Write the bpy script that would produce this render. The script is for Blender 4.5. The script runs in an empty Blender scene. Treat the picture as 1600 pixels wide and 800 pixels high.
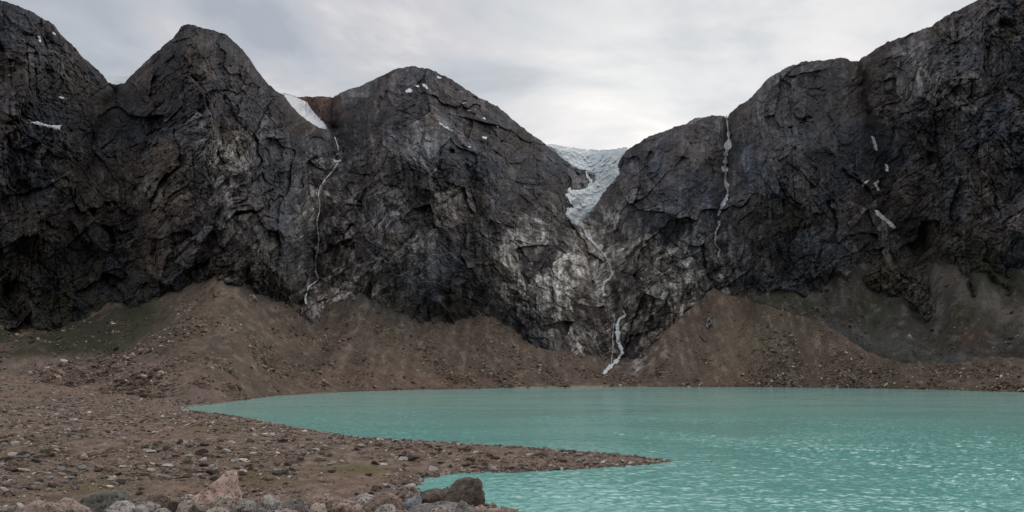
import bpy, math, random
import numpy as np
random.seed(7); rng = np.random.default_rng(11)
F32 = np.float32
scene = bpy.context.scene
COL = scene.collection

# ------------------------------------------------------------------ camera frame
F = 1143.0            # focal length in units of a 1600 wide picture
HZ = 577.0            # level line
H = 20.0              # eye height above the lake
def kk(py): return (HZ - py) / F
def world(px, py, D):
    px = np.asarray(px, float); D = np.asarray(D, float)
    return (px-800.0)/F*D, D, H + D*kk(np.asarray(py, float))
def shoreD(py): return H*F/(py-HZ)
def interp(x, pts):
    p = np.array(pts, float); return np.interp(x, p[:,0], p[:,1])

# ------------------------------------------------------------------ noise
def make_tables(seed):
    r = np.random.default_rng(seed)
    perm = r.permutation(256).astype(np.int32); perm = np.concatenate([perm]*3)
    g = r.normal(size=(256,3)).astype(F32); g /= np.linalg.norm(g,axis=1)[:,None]
    return perm, g
PERM, GRAD = make_tables(3)
RV = np.random.default_rng(5).random((256,6)).astype(F32)
def noise3(x, y, z, seed=0):
    x = np.asarray(x,F32)+F32(seed*17.13); y = np.asarray(y,F32)+F32(seed*5.71); z = np.asarray(z,F32)+F32(seed*9.37)
    xf=np.floor(x); yf=np.floor(y); zf=np.floor(z)
    xi=xf.astype(np.int32)&255; yi=yf.astype(np.int32)&255; zi=zf.astype(np.int32)&255
    x=x-xf; y=y-yf; z=z-zf
    u=x*x*x*(x*(x*6-15)+10); v=y*y*y*(y*(y*6-15)+10); w=z*z*z*(z*(z*6-15)+10)
    out=0
    for dx in (0,1):
        px_=PERM[xi+dx]
        for dy in (0,1):
            pxy=PERM[px_+yi+dy]
            for dz in (0,1):
                g=GRAD[PERM[pxy+zi+dz]]
                d=g[...,0]*(x-dx)+g[...,1]*(y-dy)+g[...,2]*(z-dz)
                out=out+d*(u if dx else 1-u)*(v if dy else 1-v)*(w if dz else 1-w)
    return out*1.5
def fbm(x,y,z,octv=4,seed=0,gain=0.5,lac=2.03):
    a=1.0; s=0; f=1.0
    for o in range(octv):
        s=s+a*noise3(x*f,y*f,z*f,seed+o*3); a*=gain; f*=lac
    return s
def ridged(x,y,z,octv=4,seed=0,gain=0.5,lac=2.1):
    a=1.0; s=0; f=1.0; w=1.0
    for o in range(octv):
        n=1-np.abs(noise3(x*f,y*f,z*f,seed+o*3))*1.7
        n=n*n*w; s=s+a*n; w=np.clip(n*1.4,0,1); a*=gain; f*=lac
    return s
def facets(x,y,z,seed=0,tilt=1.0):
    """voronoi cells, each with its own tilted plane: broken rock blocks. returns offset, edge distance"""
    x=np.asarray(x,F32)+F32(seed*7.7); y=np.asarray(y,F32)+F32(seed*3.1); z=np.asarray(z,F32)+F32(seed*11.9)
    xf=np.floor(x); yf=np.floor(y); zf=np.floor(z)
    xi=xf.astype(np.int32); yi=yf.astype(np.int32); zi=zf.astype(np.int32)
    best=np.full(x.shape,9.0,F32); sec=np.full(x.shape,9.0,F32); off=np.zeros(x.shape,F32); cid=np.zeros(x.shape,F32)
    for dx in (-1,0,1):
        for dy in (-1,0,1):
            for dz in (-1,0,1):
                h=PERM[PERM[PERM[(xi+dx)&255]+((yi+dy)&255)]+((zi+dz)&255)]
                r=RV[h]
                ex=x-(xf+dx+r[...,0]); ey=y-(yf+dy+r[...,1]); ez=z-(zf+dz+r[...,2])
                d=ex*ex+ey*ey+ez*ez
                o=((r[...,3]-.5)*ex+(r[...,4]-.5)*ey+(r[...,5]-.5)*ez)*2*tilt + (r[...,3]-.5)*0.5
                m=d<best
                sec=np.where(m,best,np.minimum(sec,d)); off=np.where(m,o,off); cid=np.where(m,r[...,4],cid); best=np.where(m,d,best)
    facets.cell=cid
    return off, np.sqrt(sec)-np.sqrt(best)

# ------------------------------------------------------------------ mesh helpers
def mesh_np(name, V, Fq, mat, cols=None, smooth=False):
    me = bpy.data.meshes.new(name)
    V=np.asarray(V,F32); Fq=np.asarray(Fq,np.int32); n=Fq.shape[1]
    me.vertices.add(len(V)); me.vertices.foreach_set('co',V.ravel())
    me.loops.add(Fq.size); me.loops.foreach_set('vertex_index',Fq.ravel())
    me.polygons.add(len(Fq)); me.polygons.foreach_set('loop_start',np.arange(0,Fq.size,n,dtype=np.int32))
    me.polygons.foreach_set('use_smooth',np.full(len(Fq),smooth,bool))
    me.update(calc_edges=True)
    for k,c in (cols or {}).items():
        a=me.color_attributes.new(k,'FLOAT_COLOR','POINT')
        c=np.asarray(c,F32)
        if c.shape[1]==3: c=np.concatenate([c,np.ones((len(c),1),F32)],1)
        a.data.foreach_set('color',c.ravel())
    me.materials.append(mat)
    return me
def link(name, me, parent=None):
    o=bpy.data.objects.new(name,me); COL.objects.link(o)
    if parent: o.parent=parent
    return o
def tag(o,label=None,cat=None,group=None,kind=None):
    if label: o['label']=label
    if cat: o['category']=cat
    if group: o['group']=group
    if kind: o['kind']=kind
    return o
def grid_faces(nr,nc,mask=None):
    i=np.arange(nr*nc,dtype=np.int32).reshape(nr,nc)
    q=np.stack([i[:-1,:-1],i[:-1,1:],i[1:,1:],i[1:,:-1]],-1)
    return q[mask] if mask is not None else q.reshape(-1,4)
def compact(V,Fq,cols):
    used=np.zeros(len(V),bool); used[Fq.ravel()]=True
    idx=np.cumsum(used)-1
    return V[used], idx[Fq], {k:c[used] for k,c in cols.items()}

# ------------------------------------------------------------------ materials
def new_mat(name):
    m=bpy.data.materials.new(name); m.use_nodes=True
    nt=m.node_tree; b=nt.nodes['Principled BSDF']
    return m,nt,b
def N(nt,t,**kw):
    n=nt.nodes.new(t)
    for k,v in kw.items(): setattr(n,k,v)
    return n
def noise_node(nt,vec,scale,detail=6,rough=0.6,dist=0.0):
    n=N(nt,'ShaderNodeTexNoise'); n.inputs['Scale'].default_value=scale; n.inputs['Detail'].default_value=detail
    n.inputs['Roughness'].default_value=rough; n.inputs['Distortion'].default_value=dist
    nt.links.new(vec,n.inputs['Vector']); return n
def ramp(nt,fac,stops):
    r=N(nt,'ShaderNodeValToRGB'); cr=r.color_ramp
    while len(cr.elements)<len(stops): cr.elements.new(0.5)
    for e,(p,c) in zip(cr.elements,stops):
        e.position=p; e.color=(c,c,c,1) if not hasattr(c,'__len__') else (*c,1)
    nt.links.new(fac,r.inputs['Fac']); return r
def mixc(nt,fac,a,b,mode='MIX'):
    m=N(nt,'ShaderNodeMix',data_type='RGBA',blend_type=mode)
    for s,v in ((m.inputs[0],fac),(m.inputs[6],a),(m.inputs[7],b)):
        if hasattr(v,'is_output'): nt.links.new(v,s)
        elif hasattr(v,'__len__'): s.default_value=(*v,1)
        else: s.default_value=v
    return m.outputs[2]
def math_(nt,op,a,b=0.0,c=None,clamp=False):
    m=N(nt,'ShaderNodeMath',operation=op); m.use_clamp=clamp
    for i,v in enumerate((a,b) if c is None else (a,b,c)):
        if hasattr(v,'is_output'): nt.links.new(v,m.inputs[i])
        else: m.inputs[i].default_value=v
    return m.outputs[0]
def mapping(nt,vec,scale=(1,1,1),rot=(0,0,0)):
    m=N(nt,'ShaderNodeMapping'); m.inputs['Scale'].default_value=scale; m.inputs['Rotation'].default_value=rot
    nt.links.new(vec,m.inputs['Vector']); return m.outputs[0]
def bump(nt,b,h,strength,dist,prev=None):
    n=N(nt,'ShaderNodeBump'); n.inputs['Strength'].default_value=strength; n.inputs['Distance'].default_value=dist
    nt.links.new(h,n.inputs['Height'])
    if prev is not None: nt.links.new(prev,n.inputs['Normal'])
    nt.links.new(n.outputs[0],b.inputs['Normal']); return n.outputs[0]

def attr_rock(name, scale=1.0, bdist=1.5, var=(0.55,1.5), bstr=0.8, rough=0.85, fine=0.6):
    """colour comes from the surface's own mineral colour attribute, broken up by noise"""
    m,nt,b=new_mat(name)
    at=N(nt,'ShaderNodeVertexColor',layer_name='mineral')
    g=N(nt,'ShaderNodeNewGeometry').outputs['Position']
    n1=noise_node(nt,g,0.05*scale,8,0.68,0.4); n2=noise_node(nt,g,fine*scale,6,0.7)
    r1=ramp(nt,n1.outputs['Fac'],[(0.3,var[0]),(0.7,var[1])])
    r2=ramp(nt,n2.outputs['Fac'],[(0.3,0.62),(0.72,1.4)])
    c=mixc(nt,1.0,at.outputs['Color'],r1.outputs[0],'MULTIPLY')
    c=mixc(nt,1.0,c,r2.outputs[0],'MULTIPLY')
    nt.links.new(c,b.inputs['Base Color'])
    b.inputs['Roughness'].default_value=rough; b.inputs['Specular IOR Level'].default_value=0.25
    n3=noise_node(nt,g,0.35*scale,7,0.75)
    bump(nt,b,n3.outputs['Fac'],bstr,bdist)
    return m
M_cliff=attr_rock('cliff_rock',1.0,3.0,(0.6,1.4),0.9)
M_scree=attr_rock('scree_gravel',1.0,1.2,(0.8,1.2),0.7,0.95,0.9)
M_shore=attr_rock('shore_gravel',6.0,0.12,(0.7,1.25),0.8,0.95,1.2)
M_boulder=attr_rock('boulder_rock',32.0,0.05,(0.55,1.45),1.0,0.9,1.3)
M_stone=attr_rock('stone',8.0,0.08,(0.75,1.25),0.6,0.9,1.5)

# ------------------------------------------------------------------ the mountain wall
CREST=[(-140,-60),(-40,-22),(0,0),(7,2),(22,7),(40,14),(56,22),(77,34),(88,43),(94,52),(109,67),(127,86),(150,107),(161,118),(169,130),(182,132),(195,130),
(203,120),(214,109),(228,96),(244,82),(262,66),(273,56),(279,48),(283,41),(292,38),(307,41),(330,47),(352,54),(367,66),(379,77),(388,90),(400,107),(413,125),(426,138),(445,149),
(460,151),(509,150),(520,152),(542,141),(569,131),(595,119),(621,107),(640,103),(659,106),(681,112),(696,119),(719,132),(737,146),(760,157),(775,166),(797,182),(815,197),(830,210),(849,223),(862,233),
(880,243),(920,250),(960,244),(976,237),(995,225),(1017,212),(1044,202),(1074,193),(1085,186),(1111,180),(1131,181),(1136,186),(1140,177),(1156,163),(1175,152),(1200,122),(1222,109),(1256,96),(1286,93),(1324,91),(1330,95),(1342,96),(1346,91),
(1361,81),(1387,66),(1417,55),(1432,49),(1455,41),(1477,24),(1500,15),(1522,2),(1545,-10),(1600,-40),(1740,-70)]
DBASE=[(-140,600),(0,620),(200,660),(335,640),(500,760),(650,850),(800,890),(950,930),(1060,930),(1200,900),(1400,850),(1600,770),(1740,740)]
DCREST=[(-140,800),(0,860),(120,940),(182,1010),(240,970),(290,950),(400,1030),(445,1100),(480,1330),(520,1330),(580,1270),(640,1240),(740,1290),(862,1420),(920,1560),(976,1420),(1060,1330),(1131,1320),(1139,1330),(1180,1250),(1260,1210),(1344,1290),(1400,1180),(1520,1060),(1600,990),(1740,930)]
PYB=602.0
STEP=1.2
cols_px=np.arange(-140,1741,STEP); NC=len(cols_px)
NR=430; NBACK=14
t=np.linspace(0,1,NR)[:,None]
crest=interp(cols_px,CREST)
crest=crest+1.9*fbm(cols_px/16.0,0*cols_px,0*cols_px+3.3,6,4,0.68)
PX=np.broadcast_to(cols_px[None,:],(NR,NC)).copy()
PY=PYB+(crest[None,:]-PYB)*t
db=interp(cols_px,DBASE); dc=interp(cols_px,DCREST)
p_=interp(cols_px,[(-140,1.3),(290,1.35),(520,1.5),(640,1.55),(800,1.35),(920,1.15),(1000,1.4),(1250,1.6),(1500,1.2),(1740,1.1)])
inv=1/db[None,:]+(1/dc-1/db)[None,:]*t**p_[None,:]
D=1/inv
def sstep(a,b,x):
    u=np.clip((x-a)/(b-a),0,1); return u*u*(3-2*u)
def blob(px,py,x,y,rx,ry,rot=0):
    c,s_=math.cos(rot),math.sin(rot); dx=px-x; dy=py-y
    return np.exp(-((dx*c+dy*s_)/rx)**2-((-dx*s_+dy*c)/ry)**2)
def polydist(px,py,pts):
    """distance to polyline, side (+ right of the downward direction), arc parameter 0..1"""
    best=np.full(px.shape,1e9); side=np.zeros(px.shape); par=np.zeros(px.shape)
    P=np.array(pts,float); n=len(P)-1
    for i in range(n):
        a=P[i]; b=P[i+1]; d=b-a; L2=d@d
        s=np.clip(((px-a[0])*d[0]+(py-a[1])*d[1])/L2,0,1)
        qx=px-(a[0]+s*d[0]); qy=py-(a[1]+s*d[1]); dd=np.hypot(qx,qy)
        m=dd<best
        best=np.where(m,dd,best); side=np.where(m,np.sign(qx*d[1]-qy*d[0]),side); par=np.where(m,(i+s)/n,par)
    return best,side,par
GULLIES=[ # points, depth at top, depth at foot, half width
 ([(182,128),(165,165),(150,215),(140,270),(120,340),(90,420)],50,10,24),
 ([(521,150),(520,206),(530,235),(527,262),(500,300),(498,340),(495,400),(497,438),(478,478)],60,40,26),
 ([(920,235),(930,290),(905,345),(930,385),(952,415),(946,460),(972,490),(965,560)],80,45,46),
 ([(1136,180),(1138,240),(1132,320),(1118,400),(1110,455)],60,25,20),
 ([(1343,92),(1350,170),(1365,220),(1375,300),(1385,345),(1430,400),(1500,470)],75,25,26),
 ([(1343,90),(1349,130),(1353,180),(1362,220),(1372,290)],55,8,9),([(1136,178),(1138,240),(1132,320),(1120,390)],35,18,8),([(524,200),(528,260),(500,300),(498,340),(495,400),(497,438)],20,22,9),([(182,128),(170,175),(150,230),(130,300)],28,8,9),([(925,340),(948,400),(950,440),(970,490)],25,25,12),
 ([(1420,60),(1400,130),(1395,200)],8,20,12),([(330,60),(350,140),(345,220)],5,18,12),
 ([(350,270),(375,340),(362,430)],8,22,20),
 ([(690,130),(700,190),(735,280),(742,330)],10,22,16),
 ([(795,360),(812,400),(800,440)],14,10,14),
 ([(600,150),(575,260),(560,360),(540,430)],6,18,18),
 ([(250,150),(235,240),(205,320),(215,420)],10,16,20),
 ([(1250,140),(1265,260),(1240,340),(1235,430)],6,16,18),
 ([(1500,110),(1470,200),(1440,300),(1440,380)],10,20,20),
 ([(60,60),(85,160),(60,200),(45,300)],10,14,18),
 ([(1040,230),(1060,300),(1075,380),(1060,470)],4,12,14)]
wob=6*fbm(PX/60,PY/60,0*PX,3,9)
for pts,a0,a1,w in GULLIES:
    d,s,par=polydist(PX+wob,PY+wob*.5,pts)
    g=np.exp(-(d/w)**1.25)
    D+= 1.25*(a0+(a1-a0)*par)*g*(PY<PYB-10)
# the left peak's edge stands in front of the snow couloir
d,s,par=polydist(PX,PY,[(430,120),(445,149),(470,178),(500,200),(522,212)])
near=np.exp(-(d/40)**2)
D+= 110*near*(1/(1+np.exp(-(s*d)/3)))
D-= 25*near*(1/(1+np.exp((s*d)/3)))
# buttresses that lean out between the gullies
for (bx,by,rx,ry,am) in [(300,170,90,110,22),(620,260,150,150,42),(845,420,60,110,40),(1040,330,70,130,40),(1240,260,90,160,45),(70,230,70,160,20),(430,300,60,110,25),(1520,250,80,180,30),(700,420,100,60,18),(420,400,40,60,20)]:
    D-= 1.7*am*np.exp(-((PX-bx)/rx)**2-((PY-by)/ry)**2)
X,Y,Z=world(PX,PY,D)
# domain warp and relief in metres, laid along the unrolled face
Xt,Yt,Zt=X,Y,Z
X=(PX-800)/F*1050; Z=H+1050*kk(PY); Y=0*X
wx=fbm(X/70,Y/400,Z/70,3,21)*12; wz=fbm(X/70,Y/400,Z/70,3,27)*12
Xw=X+wx; Zw=Z+wz
topfade=np.clip((1-t)*20,0.5,1)
Yn=Y
f0,e0=facets((X*.8+Z*.6)/150+.2*fbm(X/50,Yn/50,Z/50,3,24),Yn/260,(-X*.6+Z*.8)/100+.2*fbm(X/50,Yn/50,Z/50,3,25),5,1.0)
cell0=facets.cell
rel =  24*(0.62-ridged(Xw/170,Yn/400,Zw/330,3,31,.45)) + 22*f0
rel += 9*(0.6-ridged((Xw+0.35*Zw)/60,Yn/160,(Zw-0.3*Xw)/110,4,35,0.55))
rel += 5*noise3(Xw/14,Yn/90,Zw/90,41)*(0.4+1.2*noise3(X/140,0*X,Z/140,43))
# foliation: blocks drawn out along two dips, which one rules depends on the place
dip=sstep(-.25,.25,noise3(X/260,0*X,Z/260,49)*.8+interp(PX,[(0,-.4),(450,.3),(600,.5),(700,-.5),(900,-.6),(960,.5),(1180,.3),(1350,.5),(1740,.6)]))
def dipped(th,la,lb,seed,amp):
    c,s_=math.cos(th),math.sin(th); a=Xw*c+Zw*s_; b=-Xw*s_+Zw*c
    f,e=facets(a/la,Yn/(lb*1.6),b/lb,seed,1.0); return f*amp,e
f1,e1=facets(Xw/46,Yn/70,Zw/62,1,1.0); rel+=f1*16; cells=(facets.cell-.5)*1.0+(cell0-.5)*.6
vert=sstep(.0,.35,noise3(X/150,0*X,Z/130,57)+.5*blob(PX,PY,640,290,110,90)+.5*blob(PX,PY,850,430,50,60)+.3*blob(PX,PY,120,120,80,80))
fv,ev=facets(Xw/8,Yn,Zw/34,8,1.0); rel+=fv*5.0*vert; cells=cells+(facets.cell-.5)*.5*vert
fv,ev=facets(Xw/3.5,Yn,Zw/15,9,1.0); rel+=fv*2.2*vert; cells=cells+(facets.cell-.5)*.5*vert
for la,lb,amp,sd in ((30,13,6.0,2),(11,5.5,3.4,3),(4.6,2.8,1.8,4)):
    fa,ea=dipped(.75,la,lb,sd,amp); ca_=facets.cell; fb,eb=dipped(-.7,la,lb,sd+10,amp); cells=cells+(ca_*dip+facets.cell*(1-dip)-.5)*(.8 if la>5 else .6)
    rel+=fa*dip+fb*(1-dip)
    rel+=amp*.22*(np.clip(.1-ea,0,.1)*dip+np.clip(.1-eb,0,.1)*(1-dip))*10
e2_=np.minimum(ea,eb)*1.6
wq=fbm(X/45,Yn,Z/45,4,481,.6)
def crack(la,lb,th,seed,wd):
    c,s_=math.cos(th),math.sin(th); a_=X*c+Z*s_; b_=-X*s_+Z*c
    n=np.abs(noise3(a_/la+.18*wq,Yn,b_/lb+.3*wq,seed)); return sstep(wd,0,n)
ck=np.maximum(np.maximum(crack(20,150,.12,491,.05),crack(24,130,.85,493,.05)*dip),crack(24,130,-.75,495,.05)*(1-dip))
ck=ck*sstep(-.2,.2,noise3(X/80,Yn,Z/80,497))
rel += 4.5*ck
st=(Zw+0.22*Xw+8*fbm(X/50,Yn/50,Z/50,2,51))/24.0; fr=st-np.floor(st)
led=np.clip(noise3(X/90,Yn/120,Z/90,55)*2-.25,0,1)
rel += -3*led*(fr**3-0.3)
rel += 1.9*fbm(X/6.5,Yn/6.5,Z/5.2,3,61,.62)
D=D+rel*topfade*(0.85)
X3,Y3,Z3=world(PX,PY,D)
WALL_D=D.copy()
def wall_depth(px,py):
    """bilinear depth of the wall seen along a direction"""
    px=np.atleast_1d(np.asarray(px,float)); py=np.atleast_1d(np.asarray(py,float))
    c=np.clip((px-cols_px[0])/STEP,0,NC-1.001); ci=c.astype(int); cf=c-ci
    cr=crest[ci]*(1-cf)+crest[ci+1]*cf
    r=np.clip((py-PYB)/(cr-PYB),0,1)*(NR-1); r=np.clip(r,0,NR-1.001); ri=r.astype(int); rf=r-ri
    W=WALL_D
    return (W[ri,ci]*(1-cf)+W[ri,ci+1]*cf)*(1-rf)+(W[ri+1,ci]*(1-cf)+W[ri+1,ci+1]*cf)*rf
# mineral colour of the rock
nA=fbm(X/70,Y/70,Z/70,4,71,.6); nB=fbm(X/22,Y/22,Z/30,4,75,.6); nC=fbm((X+.3*Z)/7,Y/9,Z/40,3,79,.6)
base=np.zeros(PX.shape+(3,))+np.array([.112,.099,.104])
brown=np.array([.115,.090,.074]); blue=np.array([.070,.078,.096]); tan=np.array([.36,.315,.275]); pale=np.array([.50,.48,.455]); moss=np.array([.060,.060,.036]); red=np.array([.16,.085,.065])
def mx(c,col,m): m=np.clip(m,0,1)[...,None]; return c*(1-m)+col*m
base=mx(base,brown,sstep(-.15,.45,nA)*.8+.55*blob(PX,PY,150,300,200,140)+.3*blob(PX,PY,1250,400,120,80))
base=mx(base,blue,sstep(.05,.5,-nA)*.75+.6*blob(PX,PY,1060,330,90,110)+.5*blob(PX,PY,100,200,90,80)+.3*blob(PX,PY,620,280,160,120)+.6*blob(PX,PY,1230,210,90,110)+.4*blob(PX,PY,1480,160,120,110))
Tm=(1.2*blob(PX,PY,960,500,105,70)+.9*blob(PX,PY,975,420,90,70)+.5*blob(PX,PY,900,400,60,50)+.5*blob(PX,PY,1010,535,60,40)+.35*blob(PX,PY,840,400,60,90,.3)+.7*blob(PX,PY,372,370,26,75,-.15)+.65*blob(PX,PY,500,340,34,90)
   +.8*blob(PX,PY,530,450,50,26)+.45*blob(PX,PY,1010,470,70,50)+.22*blob(PX,PY,340,240,50,50)+.22*blob(PX,PY,640,300,70,90)+.45*blob(PX,PY,1125,420,16,50)+.5*blob(PX,PY,800,385,22,35)
   +.35*blob(PX,PY,1380,330,24,40)+.25*blob(PX,PY,1450,110,60,50)+.28*blob(PX,PY,210,300,60,20)+.3*blob(PX,PY,560,200,30,60))
base=mx(base,tan,np.clip(Tm*1.25,0,1)*sstep(-.7,.35,.55*nB+.5*nC+.7*cells)*.9)
base=mx(base,pale*1.15,np.clip(Tm*1.2,0,1)*sstep(.15,.7,.8*nC+.2*nB+.8*cells)*.7)
base=base*(1-.28*sstep(420,150,PX)-.15*sstep(1200,1450,PX)-.12*sstep(300,480,PY)*sstep(420,250,PX))[...,None]  # rock colour darker towards both sides and the lower left
base=base*np.exp(.75*cells)[...,None]*((1-.55*sstep(.09,.0,e2_))*(1-.35*ck))[...,None]
nV=fbm(X/2.6,Yn,Z/45,3,83,.6); nW=fbm(X/9,Yn,Z/110,3,87,.6)
base=base*np.exp(.30*np.clip(nV,-1,1)+.28*np.clip(nW,-1,1))[...,None]
base=mx(base,pale*.7,sstep(.38,.75,nC*.8+nB*.3)*.28)
base=mx(base,brown*.8,sstep(.3,.7,-nC)*.5)
base=mx(base,moss,(blob(PX,PY,100,470,170,70)+blob(PX,PY,1540,440,110,70)+.6*blob(PX,PY,1330,440,100,40))*sstep(-.4,.3,nB)*.8)
base=mx(base,red,blob(PX,PY,490,158,34,9)*1.2+.5*blob(PX,PY,520,180,30,16))
# back side rows
X,Y,Z=X3,Y3,Z3
Xb=[];Yb=[];Zb=[];
for j in range(1,NBACK+1):
    dd=(j/NBACK)**1.5*260
    Db=D[-1]+dd; zb=Z[-1]-dd*0.55-10*(j>1)+6*fbm(cols_px/40,np.full(NC,j*.3),0*cols_px,3,90)
    Xb.append((cols_px-800)/F*Db); Yb.append(Db); Zb.append(zb)
Xa=np.vstack([X]+[np.array(Xb)]); Ya=np.vstack([Y]+[np.array(Yb)]); Za=np.vstack([Z]+[np.array(Zb)])
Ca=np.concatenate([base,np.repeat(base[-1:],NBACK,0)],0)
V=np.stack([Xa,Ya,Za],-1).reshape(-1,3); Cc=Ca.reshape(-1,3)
NRT=NR+NBACK
PYf=np.vstack([PY,np.repeat(crest[None,:],NBACK,0)]); PXf=np.vstack([PX,np.repeat(cols_px[None,:],NBACK,0)])
cutlines=[[(182,-200),(182,128),(165,165),(150,215),(140,270),(120,340),(90,420),(80,640)],
 [(521,-200),(521,150),(520,206),(530,235),(527,262),(500,300),(498,340),(495,400),(497,438),(478,478),(478,640)],
 [(920,-200),(920,235),(930,290),(905,345),(930,385),(952,415),(946,460),(972,490),(965,560),(965,640)],
 [(1136,-200),(1136,180),(1138,240),(1132,320),(1118,400),(1110,455),(1110,640)],
 [(1343,-200),(1343,92),(1350,170),(1365,220),(1375,300),(1385,345),(1430,400),(1500,470),(1500,640)]]
own=np.zeros(PXf.shape,int)
for L in cutlines:
    La=np.array(L,float); xl=np.interp(PYf,La[:,1],La[:,0]); own+= (PXf>xl)
own=own[:-1,:-1]
labels=['dark steep mountain at the far left rising out of the picture','pointed dark rock peak with pale ledges left of the snow couloir','broad domed mountain left of the glacier with small snow specks',
 'smooth blue grey rock shoulder just right of the glacier','rounded dark buttress between two gullies right of centre','tall dark mountain at the right edge rising out of the picture']
for i in range(6):
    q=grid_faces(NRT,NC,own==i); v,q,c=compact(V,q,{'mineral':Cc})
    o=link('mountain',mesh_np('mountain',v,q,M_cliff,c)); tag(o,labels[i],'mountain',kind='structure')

# ------------------------------------------------------------------ shore land height field
SH_NEAR=[(290,640),(300,643),(345,648),(390,655),(440,665),(490,674),(540,682),(590,688),(640,692),(700,694),(760,697),(830,702),(900,707),(960,712),(1010,717),(1048,722),
 (1010,726),(960,730),(900,734),(850,736),(800,738),(740,739),(690,743),(662,749),(645,760),(660,772),(720,784),(800,798),(900,820),(1100,870),(1500,960),(2300,1100)]
SH_FAR=[(290,640),(291,636),(330,632),(380,626),(420,620),(480,616),(560,612),(680,609),(800,606.5),(900,605.2),(1000,604.6),(1150,604.6),(1300,606),(1400,607.5),(1500,610),(1600,613.5),(1760,620)]
def shxy(pts):
    a=np.array(pts,float); d=shoreD(a[:,1]); return np.stack([(a[:,0]-800)/F*d,d],1)
near=shxy(SH_NEAR); far=shxy(SH_FAR)
poly=np.vstack([near, [[140,-200],[-900,-200],[-1500,1500],[-300,1500]], far[:8][::-1][:0+8]])
def seg_dist(x,y,P):
    best=np.full(x.shape,1e9)
    for i in range(len(P)-1):
        a=P[i]; d=P[i+1]-a; s=np.clip(((x-a[0])*d[0]+(y-a[1])*d[1])/(d@d+1e-9),0,1)
        best=np.minimum(best,np.hypot(x-a[0]-s*d[0],y-a[1]-s*d[1]))
    return best
def inside(x,y,P):
    c=np.zeros(x.shape,bool); n=len(P); j=n-1
    for i in range(n):
        xi,yi=P[i]; xj,yj=P[j]
        c^=((yi>y)!=(yj>y))&(x<(xj-xi)*(y-yi)/((yj-yi) if yj!=yi else 1e-9)+xi); j=i
    return c
SHL=np.vstack([far[:8][::-1],near])
def bluff(x,y):
    """the boulder covered bank the camera stands on"""
    r=y
    px=800+x/np.maximum(y,1)*F
    edge=31-np.clip((px-640)/200,0,1.5)*5
    top=18.3-3.55*np.clip(r/26,0,1.6)**1.0
    top=top-2.4*np.clip((px-790)/160,0,3)
    drop=np.clip(r-edge,0,200)
    return top-0.62*drop*np.clip(drop/6,0,1)
def land_z(x,y,fine=True):
    x=np.asarray(x,float); y=np.asarray(y,float)
    d=seg_dist(x,y,SHL); ins=inside(x,y,poly)
    wob=2.2*fbm(x/14,y/14,0*x,3,101)+.8*fbm(x/4,y/4,0*x,2,107)
    sd=np.where(ins,d,-d)+wob*np.clip(d/4,.25,1)
    zin=1.15*(1-np.exp(-np.maximum(sd,0)/5))+0.062*np.maximum(sd-6,0)+0.00042*np.maximum(sd-70,0)**2
    zin=zin+np.clip(sd/25,0,1)*(0.9*fbm(x/30,y/45,0*x,4,111)+0.5*fbm(x/9,y/14,0*x,3,115))
    z=np.where(sd>0,zin,np.maximum(sd*0.25,-5))
    z=z+0.10*fbm(x/2.2,y/2.2,0*x,3,119)*np.clip(sd/2+.4,0,1)
    b=bluff(x,y)+.25*fbm(x/3.3,y/3.3,0*x,3,123)
    k=1.5; m=np.maximum(z,b)
    return m
pxl=np.arange(-260,1500,2.0); Ds=np.concatenate([np.linspace(1.5,20,30),np.geomspace(20.5,42,110),np.geomspace(42.5,760,520)])
PXl,DL=np.meshgrid(pxl,Ds)
XL=(PXl-800)/F*DL; YL=DL; ZL=land_z(XL,YL)
# stones in the ground as relief
fo,fe=facets(XL/1.1,YL/1.1,0*XL,6,.6); 
n1=fbm(XL/18,YL/25,0*XL,4,131,.6); n2=fbm(XL/3,YL/5,0*XL,4,135,.65); n3=noise3(XL/.7,YL/1.2,0*XL,139)
ZL=ZL+np.where(ZL>.15,.10*np.clip(fo,-1,1)*np.clip(.4+n1,0,1),0)
cl=np.zeros(PXl.shape+(3,))+np.array([.185,.126,.090])
cl=mx(cl,np.array([.29,.225,.18]),sstep(-.2,.5,n2)*.6)
cl=mx(cl,np.array([.12,.085,.066]),sstep(.0,.6,-n2)*.6)
cl=mx(cl,np.array([.24,.135,.095]),sstep(.0,.6,n1)*.35)
cl=mx(cl,np.array([.32,.27,.23]),sstep(.35,.6,n3)*.5)
pyl=HZ-(ZL-H)/DL*F
gm=blob(PXl,pyl,30,725,60,30)+blob(PXl,pyl,390,742,60,18)+.9*blob(PXl,pyl,570,734,60,8)+.7*blob(PXl,pyl,150,760,80,16)+.8*blob(PXl,pyl,360,668,50,8)+.5*blob(PXl,pyl,360,715,60,14)
cl=mx(cl,np.array([.14,.115,.045]),gm*sstep(-.5,.15,n1+.5*n2))
cl=mx(cl,np.array([.10,.075,.06]),np.clip(1-ZL/.35,0,1)*.7)
LANDZ=ZL
V=np.stack([XL,YL,ZL],-1).reshape(-1,3)
q=grid_faces(*PXl.shape)
o=link('shore_ground',mesh_np('shore_ground',V,q,M_shore,{'mineral':cl.reshape(-1,3)})); tag(o,'brown stony ground of the left shore and the long spit','ground',kind='structure')
def land_ray(px,py):
    """where the direction px,py first meets the shore land"""
    c=int(round((px-pxl[0])/2.0)); z=LANDZ[:,c]; pyv=HZ-(z-H)/Ds*F
    run=np.minimum.accumulate(pyv)
    hit=np.where(run<=py)[0]
    return (Ds[hit[0]],z[hit[0]]) if len(hit) else (None,None)

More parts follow.
